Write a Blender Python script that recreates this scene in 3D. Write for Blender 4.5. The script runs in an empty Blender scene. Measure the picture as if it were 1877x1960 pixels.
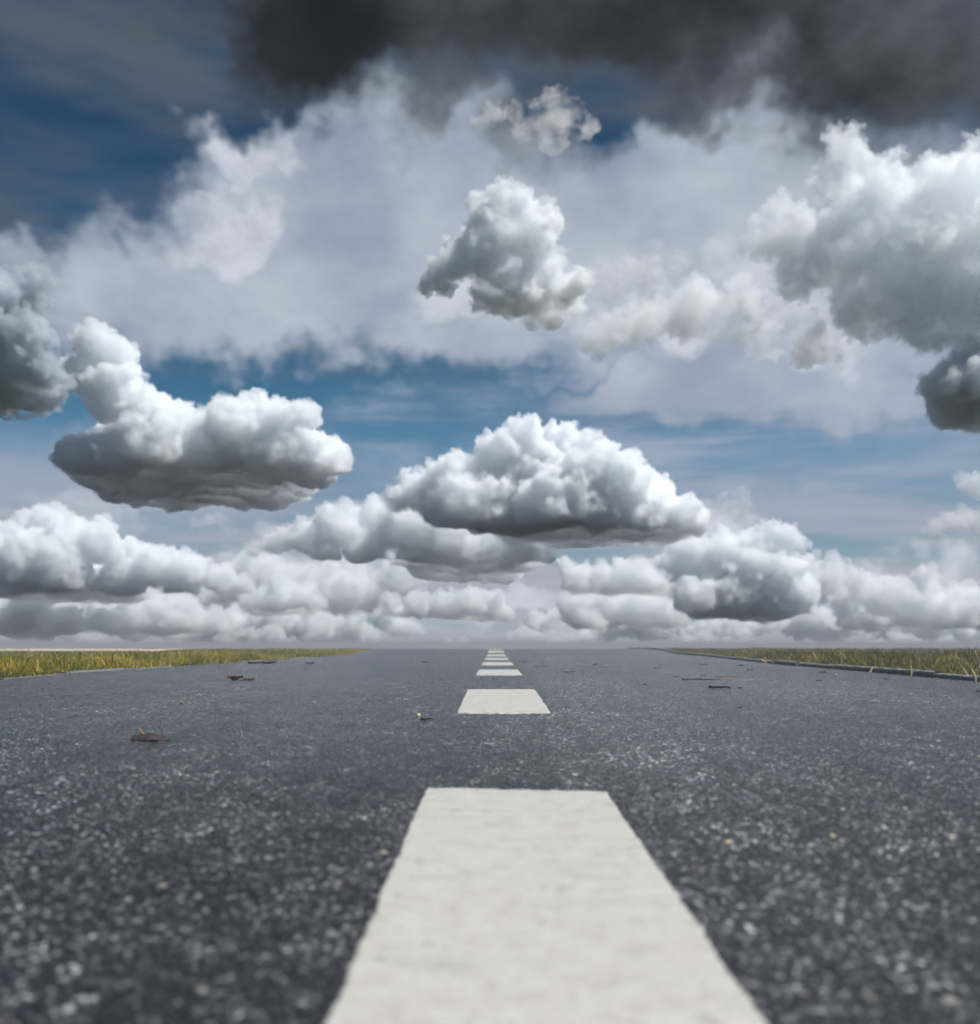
import bpy, bmesh, math, random
import numpy as np
from mathutils import Vector

sc = bpy.context.scene
col = sc.collection
rnd = random.Random(7)

# ------------------------------------------------------------------ camera geometry
FW = 1899.0                 # focal length in units of the 1877 px wide view
HX, HY = 946.5, 1233.0      # principal direction in that view
FS = 2480.0                 # the same in photo pixels
SX, SY = 1236.0, 1610.0
CZ = 0.14                   # camera height above datum

cam = bpy.data.cameras.new('camera')
cam_ob = bpy.data.objects.new('camera', cam)
col.objects.link(cam_ob)
cam_ob.location = (0, 0, CZ)
cam_ob.rotation_euler = (math.pi / 2, 0, 0)
cam.sensor_fit = 'HORIZONTAL'
cam.sensor_width = 36
cam.lens = 36 * FW / 1877
cam.shift_y = (HY - 980) / 1877
cam.shift_x = -(HX - 938.5) / 1877
cam.clip_start = 0.02
cam.clip_end = 200000
cam.dof.use_dof = True
cam.dof.focus_distance = 1.95
cam.dof.aperture_fstop = 7.5
sc.camera = cam_ob

sc.view_settings.view_transform = 'Standard'
sc.view_settings.look = 'None'
sc.view_settings.exposure = .2
sc.view_settings.gamma = 1
sc.cycles.volume_bounces = 16
sc.cycles.max_bounces = 20
sc.cycles.diffuse_bounces = 3
sc.cycles.glossy_bounces = 3
sc.cycles.transparent_max_bounces = 64
sc.cycles.use_denoising = True
sc.cycles.denoising_prefilter = 'FAST'
sc.cycles.use_adaptive_sampling = True
sc.cycles.adaptive_threshold = .045

# ------------------------------------------------------------------ helpers
def tag(o, label=None, cat=None, group=None, kind=None):
    if label: o['label'] = label
    if cat: o['category'] = cat
    if group: o['group'] = group
    if kind: o['kind'] = kind
    return o

def link(name, me, mat=None, parent=None, smooth=True):
    o = bpy.data.objects.new(name, me)
    col.objects.link(o)
    if mat:
        me.materials.clear()
        me.materials.append(mat)
    if parent: o.parent = parent
    if smooth and len(me.polygons):
        me.polygons.foreach_set('use_smooth', [True] * len(me.polygons))
    return o

def mesh_np(name, V, quads=None, tris=None):
    """fast mesh from numpy arrays"""
    me = bpy.data.meshes.new(name)
    V = np.asarray(V, dtype=np.float32)
    nq = 0 if quads is None else len(quads)
    ntr = 0 if tris is None else len(tris)
    loops = []
    if nq: loops.append(np.asarray(quads).ravel())
    if ntr: loops.append(np.asarray(tris).ravel())
    loops = np.concatenate(loops).astype(np.int32)
    starts = np.concatenate([np.arange(nq) * 4, nq * 4 + np.arange(ntr) * 3]).astype(np.int32)
    me.vertices.add(len(V)); me.vertices.foreach_set('co', V.ravel())
    me.loops.add(len(loops)); me.loops.foreach_set('vertex_index', loops)
    me.polygons.add(nq + ntr); me.polygons.foreach_set('loop_start', starts)
    me.update(calc_edges=True)
    return me

def grid_quads(nr, nc):
    i = np.arange(nr - 1)[:, None] * nc + np.arange(nc - 1)[None, :]
    return np.stack([i, i + 1, i + nc + 1, i + nc], -1).reshape(-1, 4)

def attr(me, name, vals):
    a = me.attributes.new(name, 'FLOAT', 'POINT')
    a.data.foreach_set('value', np.asarray(vals, dtype=np.float32))

def hash2(ix, iy, s=0):
    h = (ix.astype(np.int64) * 374761393 + iy.astype(np.int64) * 668265263 + s * 1274126177) & 0xffffffff
    h = ((h ^ (h >> 13)) * 1274126177) & 0xffffffff
    h = ((h ^ (h >> 16)) * 2246822519) & 0xffffffff
    return ((h ^ (h >> 15)) & 0xffffff) / float(0xffffff)

def vnoise(x, y, s=0):
    ix = np.floor(x); iy = np.floor(y); fx = x - ix; fy = y - iy
    fx = fx * fx * (3 - 2 * fx); fy = fy * fy * (3 - 2 * fy)
    a = hash2(ix, iy, s); b = hash2(ix + 1, iy, s); c = hash2(ix, iy + 1, s); d = hash2(ix + 1, iy + 1, s)
    return (a * (1 - fx) + b * fx) * (1 - fy) + (c * (1 - fx) + d * fx) * fy

def worley(x, y, s=0):
    ix = np.floor(x); iy = np.floor(y)
    best = np.full(x.shape, 9.0); bid = np.zeros(x.shape)
    for dx in (-1, 0, 1):
        for dy in (-1, 0, 1):
            cx = ix + dx; cy = iy + dy
            px = cx + hash2(cx, cy, s + 1); py = cy + hash2(cx, cy, s + 2)
            d = (px - x) ** 2 + (py - y) ** 2
            m = d < best
            best = np.where(m, d, best); bid = np.where(m, hash2(cx, cy, s + 3), bid)
    return np.sqrt(best), bid

# ------------------------------------------------------------------ the lie of the land (height against distance along the road)
_pd = np.array([-60, -5, 0, .337, .825, 1.58, 2.21, 3.13, 4.5, 6, 7.6, 8.65, 9.6, 10.5, 11.5, 13, 16, 25, 40, 100, 4000.])
_pz = np.array([-.2, -.16, -.136, -.129, -.1226, -.1105, -.101, -.0985, -.097, -.096, -.092, -.082, -.064, -.054, -.056, -.075, -.14, -.4, -.6, -.7, -.7])
_fd = np.arange(-6, 45, .02)
_fz = np.interp(_fd, _pd, _pz)
for _ in range(3):
    _p = np.pad(_fz, 10, mode='edge'); _fz = np.convolve(_p, np.ones(21) / 21, 'valid')
def zprof(d):
    d = np.asarray(d, dtype=float)
    a = np.interp(d, _fd, _fz); b = np.interp(d, _pd, _pz)
    return CZ + np.where((d > -5) & (d < 40), a, b)
_sd = np.arange(.2, 10.6, .002)
_sdy = -(zprof(_sd) - CZ) * FS / _sd
def ground(sx, sy):
    """photo pixel on the ground -> world x, y, z"""
    k = np.argmax(_sdy <= sy - SY) if (_sdy <= sy - SY).any() else len(_sd) - 1
    d = _sd[k]
    return Vector(((sx - SX) * d / FS, d, float(zprof(d))))

_re = [ground(*p) for p in ((2451, 1704), (1958, 1662), (1763, 1640), (1697, 1635), (1650, 1625))]
_le = [ground(*p) for p in ((0, 1699), (200, 1681), (410, 1668), (600, 1655), (820, 1641), (900, 1632))]
RE = (np.array([-60, 1] + [p.y for p in _re] + [14, 60]), np.array([_re[0].x] * 2 + [p.x for p in _re] + [_re[-1].x] * 2))
LE = (np.array([-60, 1] + [p.y for p in _le] + [14, 60]), np.array([_le[0].x] * 2 + [p.x for p in _le] + [_le[-1].x] * 2))
print('RE', RE); print('LE', LE)
def redge(d): return np.interp(d, *RE)
def ledge(d): return np.interp(d, *LE)

# ------------------------------------------------------------------ node helpers
class NT:
    def __init__(self, tree): self.t = tree; tree.nodes.clear()
    def n(self, typ, ins=None, **props):
        nd = self.t.nodes.new('ShaderNode' + typ)
        for k, v in props.items(): setattr(nd, k, v)
        for k, v in (ins or {}).items():
            s = nd.inputs[k]
            if isinstance(v, bpy.types.NodeSocket): self.t.links.new(v, s)
            else: s.default_value = v
        return nd
    def math(self, op, a, b=0.0, clamp=False):
        nd = self.n('Math', {0: a, 1: b}, operation=op, use_clamp=clamp); return nd.outputs[0]
    def mix(self, f, a, b, blend='MIX'):
        nd = self.n('Mix', data_type='RGBA', blend_type=blend)
        for i, v in ((0, f), (6, a), (7, b)):
            if isinstance(v, bpy.types.NodeSocket): self.t.links.new(v, nd.inputs[i])
            else: nd.inputs[i].default_value = v if i == 0 else (*v, 1)[:4]
        return nd.outputs[2]
    def noise(self, vec, scale, detail=4, rough=.55, dist=0.0):
        nd = self.n('TexNoise', {'Scale': scale, 'Detail': detail, 'Roughness': rough, 'Distortion': dist})
        if vec is not None: self.t.links.new(vec, nd.inputs['Vector'])
        return nd.outputs[0]
    def ramp(self, f, stops, interp='LINEAR'):
        nd = self.n('ValToRGB', {0: f}); r = nd.color_ramp; r.interpolation = interp
        while len(r.elements) < len(stops): r.elements.new(.5)
        for e, (p, c) in zip(r.elements, stops):
            e.position = p; e.color = (*c, 1) if len(c) == 3 else c
        return nd.outputs[0]
    def rng(self, f, a, b, c=0.0, d=1.0, smooth=False):
        nd = self.n('MapRange', {0: f, 1: a, 2: b, 3: c, 4: d}, interpolation_type='SMOOTHSTEP' if smooth else 'LINEAR')
        return nd.outputs[0]
    def mapping(self, vec, loc=(0, 0, 0), rot=(0, 0, 0), scale=(1, 1, 1), typ='POINT'):
        nd = self.n('Mapping', {'Vector': vec, 'Location': loc, 'Rotation': rot, 'Scale': scale}, vector_type=typ)
        return nd.outputs[0]

def material(name):
    m = bpy.data.materials.new(name); m.use_nodes = True
    return m, NT(m.node_tree)

def surface(nt, color, rough=.7, spec=.4, bump=None, bstr=.5, bdist=.002, **extra):
    p = nt.n('BsdfPrincipled')
    for k, v in {'Base Color': color, 'Roughness': rough, 'Specular IOR Level': spec, **extra}.items():
        if isinstance(v, bpy.types.NodeSocket): nt.t.links.new(v, p.inputs[k])
        else: p.inputs[k].default_value = (*v, 1) if isinstance(v, tuple) and len(v) == 3 else v
    if bump is not None:
        b = nt.n('Bump', {'Height': bump, 'Strength': bstr, 'Distance': bdist})
        nt.t.links.new(b.outputs[0], p.inputs['Normal'])
    o = nt.n('OutputMaterial', {'Surface': p.outputs[0]})
    return p

# ------------------------------------------------------------------ light and sky
EL, AZ = math.radians(60), math.radians(97)
sun = bpy.data.lights.new('sun', 'SUN')
sun.energy = 5.0; sun.angle = math.radians(.5); sun.color = (1, .982, .96)
sun_ob = bpy.data.objects.new('sun', sun); col.objects.link(sun_ob)
sd = Vector((math.sin(AZ) * math.cos(EL), math.cos(AZ) * math.cos(EL), math.sin(EL)))
sun_ob.rotation_euler = sd.to_track_quat('Z', 'Y').to_euler()

w = bpy.data.worlds.new('World'); sc.world = w; w.use_nodes = True
nt = NT(w.node_tree)
sky = nt.n('TexSky', sky_type='NISHITA', sun_disc=False, sun_elevation=EL, sun_rotation=AZ, air_density=1.0, dust_density=.3, ozone_density=3.0)
tc = nt.n('TexCoord').outputs['Generated']
sep = nt.n('SeparateXYZ', {0: tc})
az = nt.math('ARCTAN2', sep.outputs[0], sep.outputs[1])
el = nt.math('ARCSINE', sep.outputs[2])
ae = nt.n('CombineXYZ', {0: az, 1: el}).outputs[0]
def aedir(px, py):
    v = Vector(((px - HX) / FW, 1, (HY - py) / FW)).normalized()
    return math.atan2(v.x, v.y), math.asin(v.z)
# drift of the soft cloud edges
wn = nt.n('TexNoise', {'Vector': tc, 'Scale': 7.0, 'Detail': 4, 'Roughness': .6})
off = nt.n('VectorMath', {0: wn.outputs['Color'], 1: (.5, .5, .5)}, operation='SUBTRACT').outputs[0]
off = nt.n('VectorMath', {0: off, 3: .22}, operation='SCALE').outputs[0]
wae = nt.n('VectorMath', {0: ae, 1: off}, operation='ADD').outputs[0]
def blobs(lst, vec):
    tot = None
    for (px, py, rx, ry, rot, amt) in lst:
        a, e = aedir(px, py)
        m = nt.mapping(vec, (a, e, 0), (0, 0, math.radians(rot)), (rx / FW, ry / FW, 1e3), 'TEXTURE')
        l = nt.n('VectorMath', {0: m}, operation='LENGTH').outputs['Value']
        f = nt.rng(l, 1.25, .42, 0, amt, True)
        tot = f if tot is None else nt.math('MAXIMUM', tot, f)
    return tot
# thin high veil in streaks (flat layer seen in perspective)
zz = nt.math('ADD', nt.math('MAXIMUM', sep.outputs[2], 0), .10)
uu = nt.math('DIVIDE', sep.outputs[0], zz); vv = nt.math('DIVIDE', sep.outputs[1], zz)
pl = nt.n('CombineXYZ', {0: uu, 1: vv}).outputs[0]
st = nt.noise(nt.mapping(pl, (3, 1, 0), (0, 0, math.radians(-64)), (.45, 1.5, 1)), 1.0, 5, .6, 0)
streak = nt.rng(st, .42, .74, 0, .4, True)
low = nt.rng(el, .27, .10, .0, 1.0, True)       # veil thickens towards the horizon
pn = nt.noise(nt.mapping(pl, (8, 4, 0), (0, 0, .2), (.5, 1.1, 1)), .9, 4, .55, 0)
low = nt.math('MULTIPLY', low, nt.rng(pn, .34, .62, .45, 1.1, True))
deep = nt.mix(nt.rng(el, .16, .5, 0, 1, True), (.145, .46, .53), (.10, .235, .29))
base = nt.mix(1.0, sky.outputs[0], deep, 'MULTIPLY')
c = nt.mix(streak, base, (1.5, 2.0, 2.7))
c = nt.mix(nt.math('MINIMUM', low, .97), c, nt.mix(nt.rng(el, .05, .2, 0, 1, True), (3.7, 3.85, 4.4), (2.5, 3.15, 4.2)))
sv = nt.noise(nt.mapping(ae, (2, 5, 0), (0, 0, math.radians(24)), (1.6, 7.5, 1)), 1.5, 5, .55, 0)
c = nt.mix(nt.math('MULTIPLY', nt.rng(sv, .36, .64, 0, .85, True), nt.rng(el, .2, .36)), c, (.85, 1.1, 1.45))
thn = nt.noise(nt.mapping(ae, (4, 1, 0), (0, 0, math.radians(4)), (1.5, 11, 1)), 1.7, 6, .6, 0)
thin = blobs([(1400, 870, 620, 130, -2, 1), (1500, 760, 420, 60, 2, 1), (820, 690, 480, 60, -5, .8), (250, 900, 330, 90, 0, .6), (760, 840, 160, 70, 0, .7)], wae)
c = nt.mix(nt.math('MULTIPLY', nt.math('MULTIPLY', thin, nt.rng(thn, .36, .58, .12, 1, True)), .88), c, (3.1, 3.65, 4.7))
def ragged(bl, nz, amp, lo, hi):
    v = nt.math('ADD', bl, nt.math('MULTIPLY', nt.math('SUBTRACT', nz, .5), amp))
    return nt.math('MULTIPLY', nt.rng(v, lo, hi, 0, 1, True), nt.rng(bl, 0, .12))
vn = nt.noise(nt.mapping(tc, (0, 0, 0), (0, .35, 0), (3.2, 3.2, 6)), 1.5, 7, .58, 0)
vf = nt.noise(nt.mapping(tc, (5, 2, 1), (0, .2, 0), (1, 1, 1.6)), 5.5, 6, .55, 0)
veil = blobs([(560, 400, 270, 170, 20, 1), (820, 440, 430, 240, 0, 1), (420, 560, 380, 160, 5, 1), (1180, 480, 390, 250, -5, 1),
              (700, 610, 430, 105, -6, .85), (1400, 380, 280, 220, 0, .85), (1500, 560, 470, 290, 0, .95), (1450, 770, 440, 80, 3, .8), (490, 310, 160, 90, 15, .95),
              (1240, 270, 100, 100, 40, .9), (60, 500, 160, 70, 0, .7), (1000, 340, 220, 110, 0, .9)], wae)
veil = nt.math('MULTIPLY', ragged(veil, vn, 1.4, .2, .98), .94)
c = nt.mix(veil, c, nt.mix(nt.rng(vf, .3, .66, 0, 1, True), (2.6, 3.15, 4.0), (4.4, 4.85, 5.6)))
# soft bright cloud that ties the heaped clouds together
soft = blobs([(1560, 520, 200, 110, 0, 1), (1680, 600, 220, 110, 0, 1), (1300, 630, 260, 70, 3, .9), (880, 540, 150, 70, 20, .75), (1220, 540, 130, 60, 0, .7), (430, 420, 90, 70, 0, .9), (480, 300, 90, 50, 0, .9),
              (640, 1045, 220, 60, 3, .9), (330, 1085, 220, 60, -4, .9), (1340, 1090, 160, 80, 0, .9), (1640, 1130, 220, 70, 0, .85), (120, 960, 160, 50, 0, .5), (840, 990, 190, 60, -6, .9), (1370, 1040, 120, 50, 0, .8), (690, 960, 80, 40, 0, .6), (1230, 1120, 120, 60, 0, .8), (960, 1150, 300, 60, 0, .8), (200, 1180, 300, 50, 0, .7)], wae)
sn = nt.noise(nt.mapping(tc, (1, 7, 3), (0, .1, 0), (1, 1, 1.5)), 9, 7, .6, 0)
soft = nt.math('MULTIPLY', ragged(soft, sn, 1.9, .2, .95), .85)
c = nt.mix(soft, c, nt.mix(nt.rng(sn, .36, .62, 0, 1, True), (3.5, 3.8, 4.5), (5.6, 5.9, 6.5)))
dark = blobs([(590, -20, 210, 190, 10, 1), (640, 70, 130, 90, 20, .95), (1120, -90, 430, 190, 4, 1), (1370, 30, 280, 170, 8, .95), (1560, 50, 340, 180, 0, .95),
              (1800, 40, 260, 180, -25, .85), (1420, 160, 200, 85, 0, .85), (850, 190, 150, 85, 40, .7), (800, -30, 420, 130, 0, .95), (1030, 265, 130, 60, 0, .55), (330, 20, 200, 60, 30, .5)], wae)
dn = nt.noise(nt.mapping(tc, (2, 1, 0), (0, .25, 0), (1, 1, 1.5)), 5.5, 7, .56, 0)
dark = nt.math('MULTIPLY', ragged(dark, dn, 1.3, .12, 1.0), .96)
dl = nt.noise(nt.mapping(tc, (3, 0, 2), (0, .3, 0), (1, 1, 1.4)), 4.8, 7, .58, 0)
hole = blobs([(590, 10, 260, 170, 8, .95), (700, 70, 130, 90, 30, .7), (1120, 0, 320, 110, 4, .85), (1480, 60, 200, 70, -6, .5)], wae)
hole = nt.math('MULTIPLY', hole, nt.rng(dn, .3, .62, .45, 1.1), True)
dcol = nt.mix(nt.rng(dl, .34, .68, 0, 1, True), (.24, .26, .30), (1.05, 1.15, 1.34))
dcol = nt.mix(nt.math('MULTIPLY', hole, .85), dcol, (.10, .10, .11))
c = nt.mix(dark, c, dcol)
c = nt.mix(nt.rng(sep.outputs[2], -.004, -.03), c, (.28, .29, .34))     # unlit earth far below the horizon
bg = nt.n('Background', {'Color': c, 'Strength': .1})
nt.n('OutputWorld', {'Surface': bg.outputs[0]})

# ------------------------------------------------------------------ clouds: closed puffs filled with a scattering volume
def ico(sub):
    bm = bmesh.new(); bmesh.ops.create_icosphere(bm, subdivisions=sub, radius=1)
    v = np.array([p.co[:] for p in bm.verts]); f = np.array([[q.index for q in p.verts] for p in bm.faces]); bm.free()
    return v, f
I2, I3 = ico(2), ico(3)
def cloud_mat(k, s, alb, tint=(1, 1, 1), het=None):
    m, n = material('cloud_vapour')
    pv = n.n('VolumePrincipled', {'Color': (alb * tint[0], alb * tint[1], alb * tint[2], 1), 'Density': k / (100 * s), 'Anisotropy': .2})
    if het:
        sz, lo, hi, stp = het
        oc = n.n('TexCoord').outputs['Object']
        f = n.noise(n.mapping(oc, scale=(1, 1, 1.25)), 1 / (sz * s), 5, .62, .25)
        n.t.links.new(n.math('MULTIPLY', n.rng(f, lo, hi, 0, 1, True), k / (100 * s)), pv.inputs['Density'])
        m.cycles.volume_step_rate = stp
    else:
        m.cycles.homogeneous_volume = True
    n.n('OutputMaterial', {'Volume': pv.outputs[0]})
    return m
def cloud(label, puffs, D, base, k=5, alb=.985, seed=1, vox=1.5, n2=15, n3=8, rag=1.0, hb=26, squash=.9, dz=.6, fr2=.36, bump=((55, 12), (24, 12), (11, 9), (5.5, 4)), tint=(.978, .99, 1), group=None, het=None, slab=None):
    """puffs (px, py, r) in view units at distance D; base = height of the flat underside"""
    rng = np.random.default_rng(seed)
    s = D / FW
    c = np.array([[(px - HX) * s, D + rng.uniform(-1, 1) * pr * s * dz, CZ + (HY - py) * s] for px, py, pr in puffs])
    r = np.array([p[2] * s for p in puffs])
    def kids(c, r, n, fr):
        oc, orr = [], []
        for i in range(len(c)):
            d = rng.normal(size=(n, 3)); d /= np.linalg.norm(d, axis=1)[:, None]
            d[:, 2] = np.where(d[:, 2] < -.2, -d[:, 2], d[:, 2])
            orr.append(r[i] * rng.uniform(fr * .5, fr * 1.25, size=n)); oc.append(c[i] + d * (r[i] * .93))
        return np.vstack(oc), np.hstack(orr)
    c2, r2 = kids(c, r, n2, fr2); c3, r3 = kids(c2, r2, n3, .44)
    if slab:                                         # level underside running back from the front of the cloud
        x0, x1, sr, und = slab
        bz_ = base - und
        Df = D * min((HY - bz_) / (HY - base), 1.3) if base < 1190 else D * 1.04
        gap = sr * s * 1.0
        for t in np.linspace(.03, 1, int(np.clip((Df - D) / gap, 2, 16))):
            Dr = D + t * (Df - D); pinch = und * 1.6 * max(t, 0) ** 2 + rng.uniform(0, 1.2) * sr
            hr = sr * (1 + 1.5 * min(max(t * 4, 0), 1) * (1 - .45 * max(t, 0)))       # heaped up behind the front
            if und < 20: hr = sr * (1 + .5 * (t > .1))
            sx = np.arange(x0 + hr + pinch, x1 - hr * .8 - pinch, hr * .8)
            if not len(sx): continue
            rr_ = hr * s * rng.uniform(.6, 1.2, len(sx))
            cs_ = np.stack([(sx - HX) / FW * Dr + rng.uniform(-.4, .4, len(sx)) * hr * s, Dr + rng.uniform(-.3, .3, len(sx)) * hr * s, CZ + (HY - bz_) * s + rr_ * .75], -1)
            c = np.vstack([c, cs_]); r = np.hstack([r, rr_])
        base = bz_
    C = np.vstack([c, c2, c3]); R = np.hstack([r, r2, r3])
    V, Fc, o = [], [], 0
    for cc, rr in zip(C, R):
        v, f = (I3 if rr > 22 * s else I2)
        V.append(v * rr * [1, 1, squash] + cc - [0, 0, 0]); Fc.append(f + o); o += len(v)
    o_ = cc = None
    org = np.array([c[:, 0].mean(), D, CZ + (HY - base) * s])
    me = mesh_np('cloud', np.vstack(V) - org, tris=np.vstack(Fc))
    ob = bpy.data.objects.new('cloud', me); col.objects.link(ob); ob.location = org
    def rem():
        m = ob.modifiers.new('remesh', 'REMESH'); m.mode = 'VOXEL'; m.voxel_size = vox * s
    rem()
    for sz, stg in bump:
        tx = bpy.data.textures.new('billow', 'VORONOI'); tx.noise_scale = sz * s
        d = ob.modifiers.new('billow', 'DISPLACE'); d.texture = tx; d.strength = -stg * s * rag; d.mid_level = .5; d.texture_coords = 'GLOBAL'
    tx = bpy.data.textures.new('shred', 'CLOUDS'); tx.noise_scale = 22 * s; tx.noise_depth = 5
    d = ob.modifiers.new('shred', 'DISPLACE'); d.texture = tx; d.strength = 10 * s * rag; d.mid_level = .5; d.texture_coords = 'GLOBAL'
    rem()
    m2 = bpy.data.meshes.new_from_object(ob.evaluated_get(bpy.context.evaluated_depsgraph_get()))
    ob.modifiers.clear(); ob.data = m2
    bpy.data.meshes.remove(me)
    n = len(m2.vertices); co = np.empty(n * 3, dtype=np.float32); m2.vertices.foreach_get('co', co); co = co.reshape(-1, 3)
    h = hb * s
    bl = h - co[:, 2]                                # underside pressed flat
    co[:, 2] = np.where(bl > 0, h - h * (1 - np.exp(-bl / h)), co[:, 2])
    low_ = np.exp(-np.maximum(co[:, 2], 0) / (h * 1.2))   # hanging shreds under the base
    co[:, 2] -= low_ * s * 22 * (vnoise(co[:, 0] / (48 * s), co[:, 1] / (60 * s), seed) - .35) * min(hb / 26, 1) + low_ * s * 8 * (vnoise(co[:, 0] / (15 * s), co[:, 1] / (20 * s), seed + 1) - .5) * min(hb / 26, 1)
    m2.vertices.foreach_set('co', co.ravel()); m2.update()
    m2.name = 'cloud'
    m2.materials.clear(); m2.materials.append(cloud_mat(k, s, alb, tint, het))
    m2.polygons.foreach_set('use_smooth', [True] * len(m2.polygons))
    return tag(ob, label, 'cloud', group)

CLOUDS = True
if CLOUDS:
    cloud('tall white cumulus with a heaped crown, in the middle above the road end',
          [(1003, 835, 40), (1078, 850, 44), (950, 865, 40), (1030, 905, 85), (1125, 905, 62), (1190, 935, 62), (1240, 962, 58), (1290, 990, 46), (1322, 1010, 30),
           (870, 912, 40), (800, 940, 40), (762, 955, 28), (880, 970, 80), (960, 965, 90), (1050, 980, 85), (1150, 985, 66), (1230, 1000, 48)], 6400, 1058, 11, .998, 1, hb=44, slab=(930, 1360, 24, 34), het=(30, .30, .60, .1), n2=22, n3=8, fr2=.27, bump=((48, 10), (18, 9), (9, 7), (5, 4)))
    cloud('wide white cloud bank spreading left below the tall middle cumulus, with a grey foot',
          [(840, 975, 50), (790, 970, 40), (720, 995, 42), (650, 1012, 44), (590, 1030, 38), (530, 1038, 28), (490, 1045, 16), (790, 1010, 64), (860, 1030, 74), (930, 1050, 70), (820, 1075, 50), (990, 1075, 46), (880, 1080, 54), (620, 1060, 34), (700, 1055, 44)],
          7600, 1124, 8, .994, 2, hb=40, slab=(740, 1070, 24, 36), het=(30, .30, .60, .1), n2=22, n3=8, fr2=.27, bump=((48, 10), (18, 9), (9, 7), (5, 4)))
    cloud('bright towering cumulus at left with a long dark flat base',
          [(185, 662, 38), (225, 685, 38), (160, 715, 48), (220, 755, 64), (290, 795, 48), (345, 805, 34), (400, 828, 46), (450, 830, 58), (490, 790, 42), (545, 800, 34), (582, 802, 34),
           (592, 855, 44), (615, 900, 46), (560, 890, 62), (480, 870, 75), (400, 880, 72), (300, 870, 75), (230, 880, 65), (170, 890, 50), (640, 915, 26)], 4500, 982, 11, .990, 3, hb=46, slab=(90, 690, 30, 74), het=(30, .30, .60, .1), n2=22, n3=8, fr2=.27, bump=((48, 10), (18, 9), (9, 7), (5, 4)))
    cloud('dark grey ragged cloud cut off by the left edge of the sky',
          [(0, 560, 55), (40, 570, 45), (10, 620, 60), (60, 650, 50), (70, 700, 40), (-40, 620, 80), (75, 540, 30)], 2200, 870, 8, .84, 5, tint=(.90, .95, 1), rag=1.5, n2=8, n3=5, het=(60, .36, .56, .1), slab=(-120, 160, 30, 130))  # vapour albedo and tint lowered, shade put into the cloud's colour
    cloud('white heaped cloud bank low at the far left above the grass',
          [(88, 1000, 34), (50, 1022, 38), (130, 1022, 40), (185, 1042, 46), (232, 1065, 38), (300, 1085, 44), (360, 1095, 40), (420, 1115, 34), (465, 1122, 22), (60, 1080, 62), (130, 1090, 62), (230, 1110, 50), (10, 1065, 52), (340, 1125, 40)],
          12000, 1160, 9, .985, 6, slab=(-30, 300, 20, 20), het=(24, .3, .54, .1), n2=22, n3=8, fr2=.27, bump=((48, 10), (18, 9), (9, 7), (5, 4)))
    cloud('low dark grey cloud under the far left bank, touching the left edge',
          [(60, 1180, 38), (125, 1195, 30), (20, 1198, 40), (-30, 1190, 50), (90, 1210, 30)], 15000, 1236, 8, .93, 7, slab=(-40, 170, 14, 12))
    cloud('low grey cloud with pale top, right of the dark one at far left',
          [(265, 1182, 38), (310, 1172, 40), (355, 1190, 38), (400, 1192, 30), (430, 1202, 20), (220, 1202, 32)], 15500, 1228, 6, .96, 8, slab=(200, 450, 14, 10))
    cloud('small round white cloud low at left, between the bank and the road end',
          [(540, 1128, 26), (505, 1145, 24), (585, 1145, 26), (545, 1152, 30), (480, 1156, 18), (610, 1158, 18)], 13000, 1182, 6, .99, 9, slab=(460, 630, 14, 8))
    cloud('flat grey based cloud just above the far end of the road',
          [(750, 1155, 20), (800, 1158, 26), (850, 1160, 28), (905, 1158, 32), (945, 1165, 28), (970, 1178, 16)], 12500, 1204, 7, .95, 10, slab=(735, 1000, 14, 16))
    cloud('small white puff standing low to the left of the road end',
          [(745, 1165, 20), (735, 1190, 22), (765, 1200, 22), (800, 1205, 16)], 17500, 1224, 6, .99, 11)
    cloud('white flat topped cloud low to the right of the tall middle cumulus',
          [(1085, 1090, 20), (1110, 1102, 26), (1150, 1106, 28), (1195, 1108, 30), (1235, 1108, 28), (1268, 1118, 20), (1175, 1122, 28)], 9500, 1144, 6, .99, 12, slab=(1075, 1285, 14, 8))
    cloud('grey lumpy cloud low right of the road end, below the white flat topped one',
          [(1100, 1162, 34), (1150, 1160, 40), (1210, 1165, 40), (1260, 1172, 34), (1130, 1188, 30), (1300, 1182, 28)], 13500, 1216, 6, .96, 13, slab=(1070, 1320, 14, 12))
    cloud('tall cumulus at right with a bright white peak and a broad grey body',
          [(1478, 1012, 24), (1508, 1028, 26), (1535, 1040, 14), (1448, 1038, 28), (1385, 1060, 44), (1320, 1065, 38), (1440, 1090, 62), (1490, 1105, 62), (1530, 1135, 40), (1420, 1140, 62), (1350, 1105, 48), (1330, 1150, 44), (1500, 1150, 46), (1280, 1090, 30)],
          10500, 1206, 9, .985, 14, slab=(1300, 1570, 20, 18), het=(24, .3, .54, .1), n2=22, n3=8, fr2=.27, bump=((48, 10), (18, 9), (9, 7), (5, 4)))
    cloud('pale grey cloud bank low at far right with several humps',
          [(1650, 1120, 26), (1620, 1156, 30), (1690, 1148, 38), (1720, 1128, 22), (1780, 1106, 22), (1780, 1162, 42), (1850, 1148, 34), (1840, 1186, 38), (1740, 1182, 36), (1890, 1185, 42), (1950, 1150, 60), (1990, 1180, 60)], 14000, 1222, 4.5, .97, 15, slab=(1590, 1920, 16, 12))
    cloud('small bright white cloud resting on the horizon at right',
          [(1530, 1228, 12), (1558, 1222, 14), (1590, 1220, 15), (1622, 1192, 12), (1632, 1210, 16), (1655, 1226, 14)], 19000, 1244, 6, .99, 16)
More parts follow.
